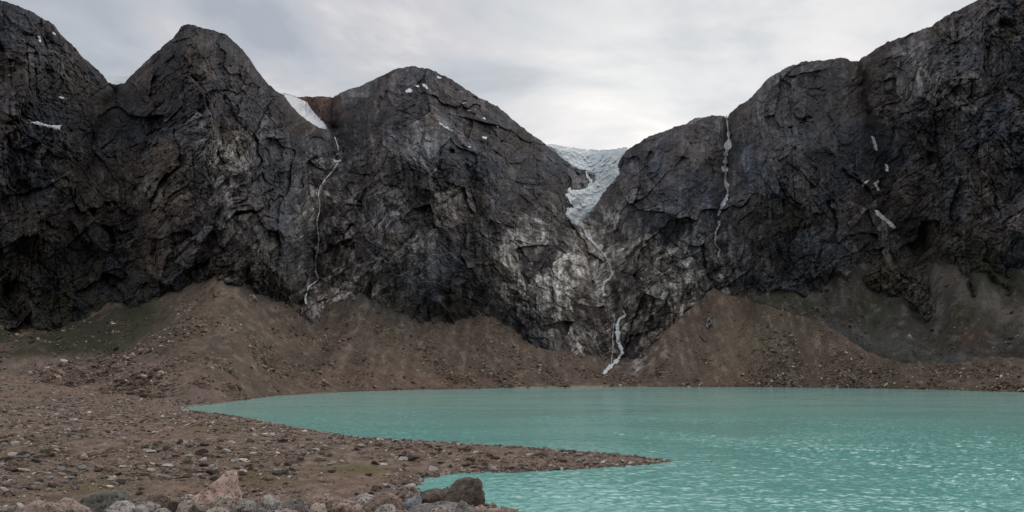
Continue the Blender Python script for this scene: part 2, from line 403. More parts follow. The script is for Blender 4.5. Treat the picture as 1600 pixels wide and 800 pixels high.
# ------------------------------------------------------------------ scree aprons
TOP1=[(-140,490),(0,492),(80,512),(140,485),(180,464),(205,482),(250,462),(300,440),(335,428),(380,446),(440,470),(480,482),(520,464),(560,452),(600,472),(650,498),(700,501),(760,486),(790,500),(830,531),(880,548),(930,552),(985,562),(1010,549),(1040,515),(1080,480),(1115,451),(1150,462),(1200,475),(1285,503),(1349,548),(1404,566),(1476,569),(1523,563),(1600,560),(1740,555)]
def apron(name,label,top,botxy,px0,px1,rows,cfun,colfun,mat,conc=1.22,lift=6.0,step=1.5,rel=1.0,seed=200,fwd=None):
    cp=np.arange(px0,px1+.1,step); n=len(cp)
    tp=interp(cp,top)+2.0*fbm(cp/18,0*cp,0*cp,4,seed)
    Dt=wall_depth(cp,tp); 
    k_=np.exp(-np.linspace(-2,2,25)**2); k_/=k_.sum(); Dt=np.convolve(np.pad(Dt,12,'edge'),k_,'valid')+lift-(fwd(cp) if fwd else 0)
    xt,yt,zt=world(cp,tp,Dt)
    Db,zb=botxy(cp)
    s=np.linspace(0,1,rows)[:,None]
    Dm=Db+(Dt-Db)*s; Zm=zb+(zt-zb)*s**conc
    if fwd:
        nb=12; e=np.linspace(0,1,nb+1)[1:,None]; Dm=np.vstack([Dm,Dm[-1]+e*70]); Zm=np.vstack([Zm,Zm[-1]-e*70*.35]); s=np.vstack([s,1-0*e]); rows+=nb
    Xm=(cp-800)/F*Dm
    # run-out gullies and lumps
    am=np.clip(s*6,0.15,1)
    Zm=Zm+am*rel*(3.2*noise3(Xm/38,Dm/140,0*Dm,seed+1)+1.6*noise3(Xm/13,Dm/60,0*Dm,seed+2)+2.2*fbm(Xm/30,Dm/30,0*Dm,3,seed+3)+.8*fbm(Xm/5,Dm/7,0*Dm,3,seed+6,.65))
    fo,fe=facets(Xm/4.5,Dm/5,0*Dm,seed,.8); Zm+=am*.4*rel*fo*np.clip(.3+fbm(Xm/40,Dm/40,0*Dm,2,seed+9)*1.5,0,1)
    pym=HZ-(Zm-H)/Dm*F; pxm=np.broadcast_to(cp,Dm.shape)
    c=colfun(pxm,pym,Xm,Dm,Zm)
    V=np.stack([Xm,Dm,Zm],-1).reshape(-1,3)
    o=link(name,mesh_np(name,V,grid_faces(rows,n),mat,{'mineral':c.reshape(-1,3)})); tag(o,label,'scree slope',kind='structure')
    return Xm,Dm,Zm,pxm,pym,c
def bot1(cp):
    D_=shoreD(interp(cp,SH_FAR)); 
    left=interp(cp,[(-140,520),(0,500),(150,440),(292,386.5),(300,386)])
    Db=np.where(cp<292,left,D_-1.5)
    zl=land_z((cp-800)/F*Db,Db)-2.0
    k_=np.ones(9)/9; Db=np.convolve(np.pad(Db,4,'edge'),k_,'valid')
    m_=np.clip((cp-285)/60,0,1); zl=np.convolve(np.pad(zl,8,'edge'),np.ones(17)/17,'valid')
    return Db, zl*(1-m_)-1.0*m_
def col1(px,py,X,Y,Z):
    a=fbm(X/60,Y/60,0*X,4,301,.6); b=fbm(X/9,Y/16,0*X,4,305,.65); cfine=noise3(X/2.2,Y/3.,0*X,309)
    c=np.zeros(px.shape+(3,))+np.array([.150,.113,.090])
    c=mx(c,np.array([.115,.088,.072]),sstep(-.3,.4,a)*.7)
    c=mx(c,np.array([.185,.118,.09]),(blob(px,py,1190,597,60,9)+blob(px,py,700,598,60,8)+.6*blob(px,py,560,590,200,16)+.6*blob(px,py,1120,470,30,16))*.8)
    c=mx(c,np.array([.105,.10,.098]),(blob(px,py,590,475,50,14,.45)+blob(px,py,395,455,40,12,.4))*1.1)
    c=mx(c,np.array([.21,.165,.125]),(1.3*blob(px,py,1150,535,75,45)+.6*blob(px,py,1500,590,60,14))*.6)
    c=mx(c,np.array([.36,.32,.28]),sstep(.25,.6,b)*.28)
    c=mx(c,np.array([.07,.055,.046]),sstep(.15,.6,-b)*.25)
    stv=noise3(X/5,Y/120,0*X,331)+.6*noise3(X/17,Y/200,0*X,333)
    c=c*np.array([1.04,1.0,.93])*(1+.32*np.clip(stv,-1,1)*sstep(3,20,Z))[...,None]
    c=c*(1-.35*sstep(1.6,.3,Z))[...,None]
    c=mx(c,np.array([.205,.15,.118])*(1+.3*b[...,None]),sstep(550,572,py+5*a)*sstep(420,250,px))
    c=mx(c,np.array([.40,.35,.31]),sstep(.42,.62,cfine)*.35)
    c=mx(c,np.array([.045,.047,.026]),np.clip(1.8*blob(px,py,90,528,150,42,-.15)+1.0*blob(px,py,170,495,60,34,-.4),0,.95)*sstep(-.9,-.1,a+b*.6)*sstep(566,546,py+6*a))
    c=mx(c,np.array([.22,.15,.13]),blob(px,py,312,618,14,14)*.8)
    c=mx(c,np.array([.48,.45,.42]),(1.3*blob(px,py,996,541,17,7)+1.1*blob(px,py,995,573,6,10)+.7*blob(px,py,1000,552,40,22)*sstep(-.1,.4,b))*sstep(-.6,.1,b+cfine))
    c=mx(c,np.array([.33,.26,.19]),sstep(2.2,.6,Z+b)*sstep(780,820,px)*sstep(1030,980,px)*.95)
    return c
A1=apron('scree_slope','long brown scree apron between the lake and the cliffs',TOP1,bot1,-140,1740,230,None,col1,M_scree,fwd=lambda cp:interp(cp,[(1010,0),(1075,20),(1160,30),(1300,75),(1740,90)]))
def apron_depth(A,px,py):
    Xm,Dm,Zm,pxm,pym,_=A; c=np.clip(np.round((px-pxm[0,0])/1.5).astype(int),0,pxm.shape[1]-1)
    out=np.full(px.shape,1e9); P=np.minimum.accumulate(pym,0)
    for i in np.unique(c):
        m=c==i
        yy=py[m]; pv=P[:,i][::-1]; dv=Dm[:,i][::-1]
        r=np.interp(yy,pv,dv,left=1e9,right=dv[-1]); out[m]=r
    return out
TOP2=[(1100,452),(1150,448),(1220,450),(1300,432),(1360,402),(1400,368),(1440,392),(1500,412),(1560,420),(1640,400),(1740,390)]
def bot2(cp):
    pyb=interp(cp,TOP1)+8; Db=apron_depth(A1,cp,pyb)+6
    k_=np.ones(21)/21; Db=np.convolve(np.pad(Db,10,'edge'),k_,'valid'); return Db, H+Db*kk(pyb)-6
def col2(px,py,X,Y,Z):
    a=fbm(X/60,Y/60,0*X,4,401,.6); b=fbm(X/12,Y/12,0*X,4,405,.65)
    c=np.zeros(px.shape+(3,))+np.array([.078,.068,.060])
    c=mx(c,np.array([.055,.055,.032]),sstep(-.3,.4,a)*.7)
    d,s,par=polydist(px,py,[(1385,345),(1430,395),(1500,445),(1600,505),(1720,560)])
    c=mx(c,np.array([.15,.125,.108]),np.exp(-(d/(6+26*par))**2)*.8)
    d,s,par=polydist(px,py,[(1290,515),(1350,530),(1440,550),(1520,575)])
    c=mx(c,np.array([.105,.105,.10]),np.exp(-(d/14)**2)*.7)
    c=mx(c,np.array([.11,.06,.05]),blob(px,py,1515,525,30,18)*.6)
    c=mx(c,np.array([.27,.24,.22]),sstep(.2,.6,b)*.3); c=mx(c,c*.45,sstep(.2,.6,-b)*.6)
    return c
A2=apron('talus_slope','dark mossy talus slope at the foot of the right hand mountain',TOP2,bot2,1100,1740,180,None,col2,M_scree,1.25,6.0,1.5,1.3,260)

# ------------------------------------------------------------------ lake
def make_water():
    m,nt,b=new_mat('glacial_water')
    g=N(nt,'ShaderNodeNewGeometry').outputs['Position']
    # silt clouds
    n=noise_node(nt,mapping(nt,g,(0.006,0.012,1)),1.0,5,0.55,0.5)
    r=ramp(nt,n.outputs['Fac'],[(0.3,(.135,.40,.355)),(0.7,(.21,.51,.455))])
    # sky glitter on the far water, painted as a base colour lighter with distance
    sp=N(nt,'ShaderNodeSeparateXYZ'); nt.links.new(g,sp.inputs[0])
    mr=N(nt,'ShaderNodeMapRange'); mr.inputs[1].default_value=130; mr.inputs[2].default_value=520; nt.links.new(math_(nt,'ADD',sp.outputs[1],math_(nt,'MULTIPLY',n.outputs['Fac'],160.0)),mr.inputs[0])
    silt_glitter=mixc(nt,mr.outputs[0],r.outputs[0],(.34,.645,.57))
    nt.links.new(silt_glitter,b.inputs['Base Color'])
    b.inputs['Roughness'].default_value=0.10; b.inputs['IOR'].default_value=1.333
    wind=noise_node(nt,mapping(nt,g,(0.010,0.022,1),(0,0,.15)),1.0,4,0.6,0.8)
    wr=ramp(nt,wind.outputs['Fac'],[(0.36,0.12),(0.58,1.0)])
    w1=noise_node(nt,mapping(nt,g,(0.33,1.15,1),(0,0,-.16)),1.0,3,0.55,0.5)
    w2=noise_node(nt,mapping(nt,g,(1.1,3.4,1),(0,0,.2)),1.0,3,0.55,0.3)
    h=math_(nt,'ADD',math_(nt,'MULTIPLY',w1.outputs['Fac'],1.0),math_(nt,'MULTIPLY',w2.outputs['Fac'],.35))
    h=math_(nt,'MULTIPLY',h,wr.outputs[0])
    bump(nt,b,h,0.6,0.25)
    return m
M_water=make_water()
pyw=np.concatenate([np.arange(604.0,606,.5),np.arange(606,812,.5),np.geomspace(812.5,3200,60)]); pw=np.arange(-60,1661,1.7); pw=np.concatenate([np.arange(-500,-60,20),pw,np.arange(1665,2300,20)])
PW,PYW=np.meshgrid(pw,pyw); DW=shoreD(PYW); XW=(PW-800)/F*DW
wind=sstep(-.55,.45,fbm(XW/70,DW/60,0*DW,3,850)+.25*fbm((XW+.4*DW)/14,DW/16,0*DW,2,853))
wind=.4+.6*wind
a=.17; xr=XW*math.cos(a)+DW*math.sin(a); yr=-XW*math.sin(a)+DW*math.cos(a)
h=.15*noise3(xr/3.4,yr/1.6,0*xr,860)+.15*(1-2*np.abs(noise3((xr+.5*yr)/2.0,yr/1.0,0*xr,863)))+.075*noise3(xr/1.0,yr/.6,0*xr,866)
ZW=h*wind*np.clip(190/DW,.8,1)*1.7
V=np.stack([XW,DW,ZW],-1).reshape(-1,3)
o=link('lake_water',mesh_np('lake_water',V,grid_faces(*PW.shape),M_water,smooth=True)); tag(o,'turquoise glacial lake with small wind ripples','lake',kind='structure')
# ground sheet under everything out to the horizon
m,nt,b=new_mat('far_ground'); g=N(nt,'ShaderNodeNewGeometry').outputs['Position']
n=noise_node(nt,g,.02,6); r=ramp(nt,n.outputs['Fac'],[(.3,(.09,.075,.06)),(.7,(.17,.14,.12))]); nt.links.new(r.outputs[0],b.inputs['Base Color']); b.inputs['Roughness'].default_value=.95
q=[[0,1,2,3]]; o=link('ground',mesh_np('ground',[[-9000,-9000,-7],[9000,-9000,-7],[9000,9000,-7],[-9000,9000,-7]],q,m)); tag(o,kind='structure')
# land behind the camera so the lake is closed from other viewpoints
# ------------------------------------------------------------------ ice, snow and falling water
def make_ice():
    m,nt,b=new_mat('glacier_ice'); g=N(nt,'ShaderNodeNewGeometry').outputs['Position']
    n=noise_node(nt,mapping(nt,g,(.03,.03,.05),(0,0,.3)),1,8,.7,.6); r=ramp(nt,n.outputs['Fac'],[(.3,(.55,.68,.73)),(.5,(.86,.90,.91)),(.72,(.62,.75,.80))])
    n2=noise_node(nt,mapping(nt,g,(.25,.25,.9)),1,6,.7,.6); r2=ramp(nt,n2.outputs['Fac'],[(.30,.68),(.48,1.0)])
    c=mixc(nt,1.0,r.outputs[0],r2.outputs[0],'MULTIPLY'); nt.links.new(c,b.inputs['Base Color'])
    b.inputs['Roughness'].default_value=.5
    bump(nt,b,n2.outputs['Fac'],.8,2.0); return m
def make_snow(name,dirty=.0):
    m,nt,b=new_mat(name); g=N(nt,'ShaderNodeNewGeometry').outputs['Position']
    n=noise_node(nt,g,.3,6,.65); r=ramp(nt,n.outputs['Fac'],[(.3,(.70-dirty,.73-dirty,.76-dirty)),(.6,(.88,.89,.90))]); nt.links.new(r.outputs[0],b.inputs['Base Color'])
    b.inputs['Roughness'].default_value=.6; bump(nt,b,n.outputs['Fac'],.5,.6); return m
M_ice=make_ice(); M_snow=make_snow('snow'); M_foam=make_snow('white_water',.0)
def inpoly(px,py,P): return inside(px,py,np.array(P,float))
def patch(name,P,thick,mat,step=1.2,rel=0.0,rag=2.0,seed=500,edge=6.0):
    """a body lying on the wall: its rim sinks into the rock"""
    P=np.array(P,float); x0,y0=P.min(0)-3; x1,y1=P.max(0)+3
    gx,gy=np.meshgrid(np.arange(x0,x1+step,step),np.arange(y0,y1+step,step))
    jx=gx+rag*fbm(gx/7,gy/7,0*gx,3,seed); jy=gy+rag*fbm(gx/7,gy/7,0*gx,3,seed+5)
    C=np.vstack([P,P[:1]])
    d=seg_dist(jx,jy,C); s=np.where(inpoly(jx,jy,P),d,-d)
    Dw_=wall_depth(gx,gy)
    # smooth the bed a little under thick bodies
    h=thick*np.clip(s/edge,-1,1)
    h=np.where(s>0,thick*np.sqrt(np.clip(s/edge,0,1)),thick*s/edge)
    Dd=Dw_
    if rel:
        k_=9
        for _ in range(3):
            pad=np.pad(Dd,k_//2,'edge'); cs=np.cumsum(np.cumsum(np.pad(pad,((1,0),(1,0))),0),1); Dd=(cs[k_:,k_:]-cs[:-k_,k_:]-cs[k_:,:-k_]+cs[:-k_,:-k_])/k_**2
        Dd=np.minimum(Dd,Dw_+thick*.2)
    X_,Y_,Z_=world(gx,gy,Dd)
    Dn=Dd-h
    if rel:
        cre=ridged((X_+.5*Z_)/26,Y_/60,(Z_-.25*X_)/19,5,seed+7,.6)
        blk,eb=facets(X_/9,Y_/30,Z_/8,seed,1.0)
        Dn=Dn-rel*.5*(cre-.8)*np.clip(s/edge,0,1)-rel*.5*blk*np.clip(s/edge,0,1)
    X_,Y_,Z_=world(gx,gy,Dn)
    V=np.stack([X_,Y_,Z_],-1).reshape(-1,3)
    keep=(s>-edge*.6)
    fm=keep[:-1,:-1]&keep[1:,:-1]&keep[:-1,1:]&keep[1:,1:]
    if not fm.any(): return None
    v,q,_=compact(V,grid_faces(*gx.shape,fm),{})
    return link(name,mesh_np(name,v,q,mat,smooth=False))
GL=[(858,228),(880,232),(905,236),(932,238),(958,237),(978,234),(972,246),(965,258),(968,272),(960,283),(950,292),(940,305),(933,318),(925,328),(915,338),(910,346),(913,356),(900,353),(890,345),(884,334),(889,325),(897,324),(889,315),(886,305),(890,296),(905,297),(922,290),(932,281),(931,272),(918,268),(900,262),(886,253),(874,243)]
gl=patch('glacier',GL,16,M_ice,1.0,11,1.5,500,7)
tag(gl,'pale blue crevassed glacier tongue spilling through the notch between the mountains','glacier')
# ice field that feeds it, behind the notch
def icefield(label,x0,x1,ytop,D0,D1,zdrop):
    cp=np.linspace(x0,x1,70); s=np.linspace(0,1,24)[:,None]
    Dm=D0+(D1-D0)*s+0*cp
    py0=interp(cp,ytop)
    Zm=H+Dm*kk(py0)-zdrop*(1-s)+1.5*fbm((cp-800)/F*Dm/40,Dm/40,0*Dm,4,540)
    V=np.stack([(cp-800)/F*Dm,Dm,Zm],-1).reshape(-1,3)
    # back fall
    o=link('ice_field',mesh_np('ice_field',V,grid_faces(24,70),M_ice)); tag(o,label,'ice field'); return o
icefield('flat pale ice field feeding the glacier behind the notch',845,995,[(845,233),(866,231.5),(890,233),(925,237),(950,236.5),(975,234.5),(995,234)],1560,2000,60)
icefield('small pale ice cap showing in the gap between the two left peaks',140,225,[(140,117),(165,118),(180,119.5),(200,118.5),(225,119)],1240,1500,60)
SN=[('long white snowfield in the couloir right of the left peak',[(443,147),(452,149),(466,154),(480,160),(487,172),(498,184),(508,194),(512,202),(498,199),(480,188),(466,176),(453,162)],4.0),
 ('thin forked white snow band low on the far left mountain',[(48,192),(58,189),(66,193),(80,196),(96,196),(93,203),(82,201),(66,197),(56,195)],2.5),
 ('small oval snow spot above the forked band on the far left mountain',[(92,151),(100,152),(101,155),(93,154)],2.0),
 ('small snow spot near the ridge of the far left mountain',[(82,50),(87,52),(87,55),(82,53)],2.0),
 ('pair of tiny snow specks high on the far left mountain face',[(58,56),(62,57),(65,65),(63,67),(60,61)],2.0),
 ('white snow spot below the summit of the domed mountain',[(633,142),(640,138),(645,141),(642,145),(636,145)],2.5),
 ('slanting white snow fleck right of the dome summit spot',[(659,131),(664,131),(670,138),(668,140),(661,135)],2.5),
 ('small flat snow fleck between the two summit snow spots',[(648,134),(654,133),(655,136),(649,136)],2.0),
 ('tiny snow patch on the right skyline shoulder of the dome summit',[(683,119),(690,121),(689,123),(684,122)],2.0),
 ('bright fleck of snow halfway down the right ridge of the dome',[(722,160),(728,158),(728,161),(723,163)],2.0),
 ('short snow dash under the ridge fleck on the dome',[(728,171),(735,172),(735,174),(729,173)],2.0),
 ('small snow dash on the right flank of the dome',[(753,213),(761,214),(760,217),(754,216)],2.0),
 ('faint long snow line running down the upper dome face',[(686,190),(694,195),(708,203),(707,205),(693,198),(686,193)],1.5),
 ('tiny snow speck left of the dome flank dash',[(731,228),(736,229),(735,231),(731,230)],2.0),
 ('tiny snow speck far down the right ridge of the dome',[(775,196),(780,196),(780,199),(776,198)],2.0),
 ('tiny snow speck on the ridge just left of the dome flank dash',[(754,184),(759,184),(759,187),(755,186)],2.0),
 ('narrow snow streak high in the right hand gully',[(1361,213),(1366,215),(1370,228),(1371,237),(1366,233),(1364,222)],2.5),
 ('small snow streak halfway down the right hand gully',[(1383,257),(1387,258),(1388,269),(1384,268)],2.5),
 ('snow patch on the left bank of the right hand gully',[(1346,290),(1352,284),(1358,281),(1356,285),(1350,290),(1348,293)],2.5),
 ('forked snow remnant in the bed of the right hand gully',[(1364,287),(1373,281),(1374,284),(1370,288),(1375,296),(1371,299),(1368,291)],2.5),
 ('long dirty snow strip at the mouth of the right hand gully',[(1367,329),(1373,329),(1380,337),(1392,346),(1400,356),(1396,358),(1384,347),(1370,337)],3.0),
 ('small white snow patch right of the stream below the glacier',[(963,391),(970,388),(976,387),(973,392),(967,394)],2.5),
 ('white snow lump beside the stream in the left couloir',[(520,248),(527,251),(533,249),(533,253),(527,256),(522,254)],2.5)]
for i,(lb,P,th) in enumerate(SN):
    o=patch('snow_patch',P,th,M_snow,.7 if i else 1.0,0,.8,600+i,2.0 if i else 4)
    if o: tag(o,lb,'snow patch','snow patches left on the cliffs')
def fall(name,label,pts,cat,group,seed,step=0.8,lift=1.6,strands=True):
    """water running down the rock: a braided, bulging ribbon"""
    P=np.array(pts,float); seg=np.hypot(*np.diff(P[:,:2],axis=0).T); L=np.concatenate([[0],np.cumsum(seg)])
    s=np.arange(0,L[-1],step); x=np.interp(s,L,P[:,0]); y=np.interp(s,L,P[:,1]); w=np.interp(s,L,P[:,2])
    x=x+.7*fbm(s/7,0*s,0*s,3,seed); w=w*(1+.9*fbm(s/6,0*s,0*s,3,seed+4)); w=np.clip(w*.8,.6,20)
    tx=np.gradient(x,s); ty=np.gradient(y,s); n=np.hypot(tx,ty); nx=-ty/n; ny=tx/n
    u=np.linspace(-1,1,9)
    U,S=np.meshgrid(u,np.arange(len(s)))
    gx=x[:,None]+nx[:,None]*U*w[:,None]*.5; gy=y[:,None]+ny[:,None]*U*w[:,None]*.5
    on=np.min([SURF(gx+ox,gy+oy) for ox,oy in ((0,0),(1.3,0),(-1.3,0),(0,1.3),(0,-1.3),(0,2.4))],0)
    h=lift*np.sqrt(np.clip(1-U**2,0,1))*(.4+.25*np.minimum(w,4))[:,None]-.4
    cut=noise3(gx/1.6,gy/7,0*gx,seed+8)+.22
    h=np.where((cut<-.05)&(w[:,None]>2.2),-1.5,h)
    X_,Y_,Z_=world(gx,gy,on-h)
    V=np.stack([X_,Y_,Z_],-1).reshape(-1,3)
    o=link(name,mesh_np(name,V,grid_faces(*gx.shape),M_foam)); return tag(o,label,cat,group)
def SURF(px,py):
    px=np.asarray(px,float); sh=px.shape; a=px.ravel(); b=np.asarray(py,float).ravel()
    return np.minimum(wall_depth(a,b),apron_depth(A1,a,b)).reshape(sh)
G='streams and waterfalls on the cliffs'
fall('waterfall','thin stream leaving the glacier snout down pale rock',[(908,352,4),(915,362,5),(918,370,4),(926,378,3),(935,388,3),(945,398,2.5),(950,408,2),(954,416,3)],'waterfall',G,700)
fall('waterfall','short bright cascade halfway between glacier and lake',[(953,416,3),(957,428,4),(952,436,3),(945,441,5),(942,452,6),(944,463,5)],'waterfall',G,710)
fall('waterfall','lowest white waterfall dropping to the lake below the glacier',[(973,484,3),(978,492,5),(968,498,4),(965,508,8),(965,520,9),(966,534,8),(970,544,6),(972,552,7),(965,562,6),(957,570,6),(948,578,7),(944,585,7)],'waterfall',G,720)
fall('waterfall','faint side trickle left of the lowest waterfall',[(960,505,1),(957,525,1.3),(958,545,1.2),(955,565,1.2),(957,572,1)],'waterfall',G,725)
fall('waterfall','tall broken white waterfall in the gully right of centre',[(1135,180,2),(1136,192,3),(1138,205,4),(1139,218,7),(1137,230,9),(1134,240,6),(1134,252,7),(1132,262,12),(1134,270,5),(1133,282,6),(1136,292,7),(1137,303,4),(1134,312,6),(1128,322,8),(1124,332,6),(1122,338,3)],'waterfall',G,730)
fall('waterfall','dotted remains of the gully waterfall lower down the cliff',[(1124,345,4),(1123,352,5),(1119,360,2),(1118,372,4),(1117,380,2),(1124,390,3),(1122,402,2)],'waterfall',G,735)
fall('waterfall','thin fall beneath the left snowfield couloir',[(523,214,2),(526,222,3),(528,230,3),(529,237,1.5)],'waterfall',G,740)
fall('waterfall','long thin trickle down the gully between the pointed peak and the domed mountain',[(528,255,3),(522,264,3),(510,278,1.5),(500,292,2),(497,305,2.5),(500,318,1.5),(499,332,2),(495,345,2.5),(497,360,1.8),(498,378,2),(495,395,2),(493,410,2.2),(494,425,2.5),(498,436,3)],'waterfall',G,745)
fall('waterfall','small zigzag waterfall reaching the scree at the left foot of the domed mountain',[(498,437,2.5),(488,444,3),(483,448,4),(480,455,2.5),(477,465,4),(478,475,3)],'waterfall',G,750)
fall('waterfall','short slanting fall over the rock step inside the glacier',[(915,268,2),(919,276,4),(923,283,5),(924,289,5)],'waterfall',G,755)

# ------------------------------------------------------------------ boulders and stones
def ico(sub):
    import bmesh
    bm=bmesh.new(); bmesh.ops.create_icosphere(bm,subdivisions=sub,radius=1.0)
    v=np.array([w.co[:] for w in bm.verts]); f=np.array([[w.index for w in p.verts] for p in bm.faces]); bm.free(); return v,f
ICO={s:ico(s) for s in (1,2,3,4,6)}
def cut_planes(v,n,lo,hi,r,up=False):
    for _ in range(n):
        d=r.normal(size=3); 
        d/=np.linalg.norm(d); h=r.uniform(lo,hi)
        e=np.maximum(v@d-h,0); v=v-e[:,None]*d*.97
    return v
MIN={'rose':(.74,.53,.44),'brown':(.29,.21,.165),'grey':(.32,.29,.265),'pale':(.52,.47,.42),'dark':(.10,.08,.068),'pink':(.44,.32,.27),'tan':(.50,.42,.34),'greenish':(.25,.25,.21),'blue':(.29,.30,.325),'umber':(.175,.135,.105)}
def boulder(label,outline,D0,depth,colour,seed,group=None,col2=None,name='boulder',sub=6,cuts=15):
    """outline in picture units at distance D0; grows to real size, rooted in the bank"""
    r=np.random.default_rng(seed); O=np.array(outline,float)
    x_=(O[:,0]-800)/F*D0; z_=H+D0*kk(O[:,1])
    cx=.5*(x_.min()+x_.max()); gz=float(land_z(np.array([cx]),np.array([D0]))[0])
    z_=np.minimum(z_,99); zmin=min(z_.min(),gz-.2)
    low=z_<=z_.min()+.02*(z_.max()-z_.min())+1e-6
    cz=.45*z_.max()+.55*zmin
    P=np.stack([x_-cx,z_-cz],1)
    if zmin<z_.min()-.01:
        P=np.vstack([P,[[P[-1,0]*1.02,zmin-cz],[P[0,0]*1.02,zmin-cz]]])
    # resample closed polygon in polar form
    Q=np.vstack([P,P[:1]]); pts=[]
    for i in range(len(Q)-1):
        for k in range(24): pts.append(Q[i]+(Q[i+1]-Q[i])*k/24)
    pts=np.array(pts); ang=np.arctan2(pts[:,1],pts[:,0]); rad=np.hypot(pts[:,0],pts[:,1]); o_=np.argsort(ang); ang=ang[o_]; rad=rad[o_]
    v,f=ICO[sub]; a=np.arctan2(v[:,2],v[:,0]); rr=np.hypot(v[:,0],v[:,2])
    R=np.interp(a,np.concatenate([ang-2*np.pi,ang,ang+2*np.pi]),np.tile(rad,3))
    w_=v[:,1]
    rho=rr**.62
    u=np.stack([np.cos(a)*R*rho,w_*depth*.5,np.sin(a)*R*rho],1)
    sz=.5*(x_.max()-x_.min()); 
    sc=np.array([sz,depth*.5,.5*(P[:,1].max()-P[:,1].min())])
    q=u/sc
    for _ in range(cuts):
        d=r.normal(size=3); d[1]=-abs(d[1])*1.4; d/=np.linalg.norm(d); h=r.uniform(.62,.9)
        e=np.maximum(q@d-h,0); q=q-e[:,None]*d*.95*np.array([.5,1,.5])
    u=q*sc
    nrm=u/np.maximum(np.linalg.norm(u,axis=1),1e-6)[:,None]
    s_=r.uniform(0,50); g=max(sz,.25)
    b1=fbm(u[:,0]/g/.55+s_,u[:,1]/g/.55,u[:,2]/g/.55,5,int(seed)%50,.55); fo,fe=facets(u[:,0]/g/.5+s_,u[:,1]/g/.5,u[:,2]/g/.5,int(seed)%7,1.0)
    pits=-np.clip(noise3(u[:,0]/.09+s_,u[:,1]/.09,u[:,2]/.09,3)-.42,0,1)*.09
    u=u+nrm*(.075*g*b1+.085*g*fo+pits)[:,None]
    c1=np.array(MIN[colour]); c2=np.array(MIN[col2] if col2 else MIN['dark']) 
    k1=fbm(u[:,0]*3+s_,u[:,1]*3,u[:,2]*3,4,9,.6); k2=fbm(u[:,0]*11+s_,u[:,1]*11,u[:,2]*11,3,5,.6)
    c=np.repeat(c1[None],len(u),0); c=mx(c,c2,sstep(.0,.6,k1)*.6); c=mx(c,c1*1.35,sstep(.1,.6,-k1)*.5); c=mx(c,np.array([.05,.045,.04]),sstep(.30,.5,k2)*.85)
    me=mesh_np(name,u,f,M_boulder,{'mineral':c},smooth=False)
    o=link(name,me); o.location=(cx,D0,cz); tag(o,label,'boulder',group or 'boulders along the near edge'); return o
B=boulder
B('large pink triangular boulder standing above the near boulders',[(298,790),(306,776),(325,760),(345,744),(352,736),(366,734),(371,745),(374,765),(375,790)],29.5,1.1,'rose',11,col2='pink',cuts=3)
B('big dark brown boulder with a high blunt right end beside the bay',[(646,800),(652,782),(664,768),(676,764),(690,770),(700,764),(712,752),(728,747),(745,748),(754,757),(757,770),(757,800)],30.0,1.9,'umber',12,cuts=8,col2='dark')
B('broad low pinkish boulder at the bottom left corner',[(20,812),(30,793),(45,786),(62,784),(84,786),(95,792),(104,812)],25.0,1.2,'pink',13,col2='tan')
B('smooth pinkish grey boulder left of the pale round one',[(84,812),(86,786),(96,780),(108,783),(122,791),(134,798),(140,812)],25.6,1.1,'pink',14,col2='grey')
B('dark greenish slanting slab behind the bottom left boulders',[(105,798),(116,782),(135,776),(160,771),(182,767),(196,770),(200,778),(186,798)],28.5,1.2,'greenish',15,col2='dark')
B('pale rounded boulder in front of the greenish slab',[(165,812),(170,792),(180,783),(192,782),(202,786),(208,794),(211,812)],25.0,.9,'pale',16,col2='grey')
B('small speckled pale boulder right of the pale rounded one',[(206,812),(210,793),(220,789),(230,793),(235,812)],25.2,.6,'pale',17,col2='grey')
B('grey pitted boulder behind the speckled pale one',[(203,792),(212,784),(226,782),(242,784),(252,790),(250,796)],27.2,.7,'grey',18)
B('brown wedge boulder behind the pitted grey one',[(222,790),(232,776),(242,769),(255,773),(264,780),(262,790)],29.0,.8,'brown',19)
B('dark boulder between the brown wedge and the tan boulder',[(248,795),(258,786),(270,783),(284,786),(284,795)],26.5,.6,'dark',20,col2='brown')
B('tan flat topped boulder left of the triangular one',[(272,800),(280,784),(294,781),(308,785),(318,791),(320,800)],26.4,.8,'tan',21,col2='grey')
B('small dark pointed stone low before the tan boulder',[(292,812),(296,792),(302,789),(312,799),(316,812)],24.8,.5,'dark',22,col2='brown')
B('squarish brown block leaning on the pink triangular boulder',[(328,800),(330,779),(342,775),(356,776),(364,779),(364,800)],27.0,.8,'tan',23,col2='brown')
B('dark grey rounded boulder right of the squarish block',[(361,812),(364,786),(372,779),(386,778),(394,784),(398,796),(400,812)],25.8,.8,'grey',24)
B('flat tan stone low in front of the squarish block',[(318,812),(324,796),(340,792),(356,795),(362,812)],24.7,.6,'tan',25,col2='pale')
B('small pale knob stone left of the lumpy pale boulder',[(392,800),(398,785),(405,783),(410,788),(412,800)],27.5,.5,'grey',38)
B('lumpy pale boulder with dark hollows near the bottom centre left',[(404,798),(409,781),(414,774),(421,772),(428,778),(438,784),(440,798)],27.4,.7,'pale',26)
B('grey rounded boulder with a dark stripe right of the lumpy pale one',[(432,812),(436,790),(450,781),(468,780),(478,786),(484,812)],25.6,.9,'grey',27)
B('arched pinkish boulder with a shaded right side',[(474,796),(482,782),(494,773),(505,769),(514,772),(521,780),(522,796)],27.6,.8,'pink',28,col2='brown')
B('round tan boulder under the arched pinkish one',[(480,812),(484,792),(494,785),(506,787),(510,798),(512,812)],25.0,.6,'tan',29,col2='pink')
B('pitted pinkish boulder just right of the arched one',[(513,812),(520,790),(530,781),(546,779),(560,784),(568,792),(570,812)],25.8,.9,'pink',30)
B('flat pale stone ridge behind the large rust brown boulder',[(543,790),(550,780),(562,774),(576,770),(586,772),(590,780),(586,790)],29.0,.8,'pale',31,col2='pink')
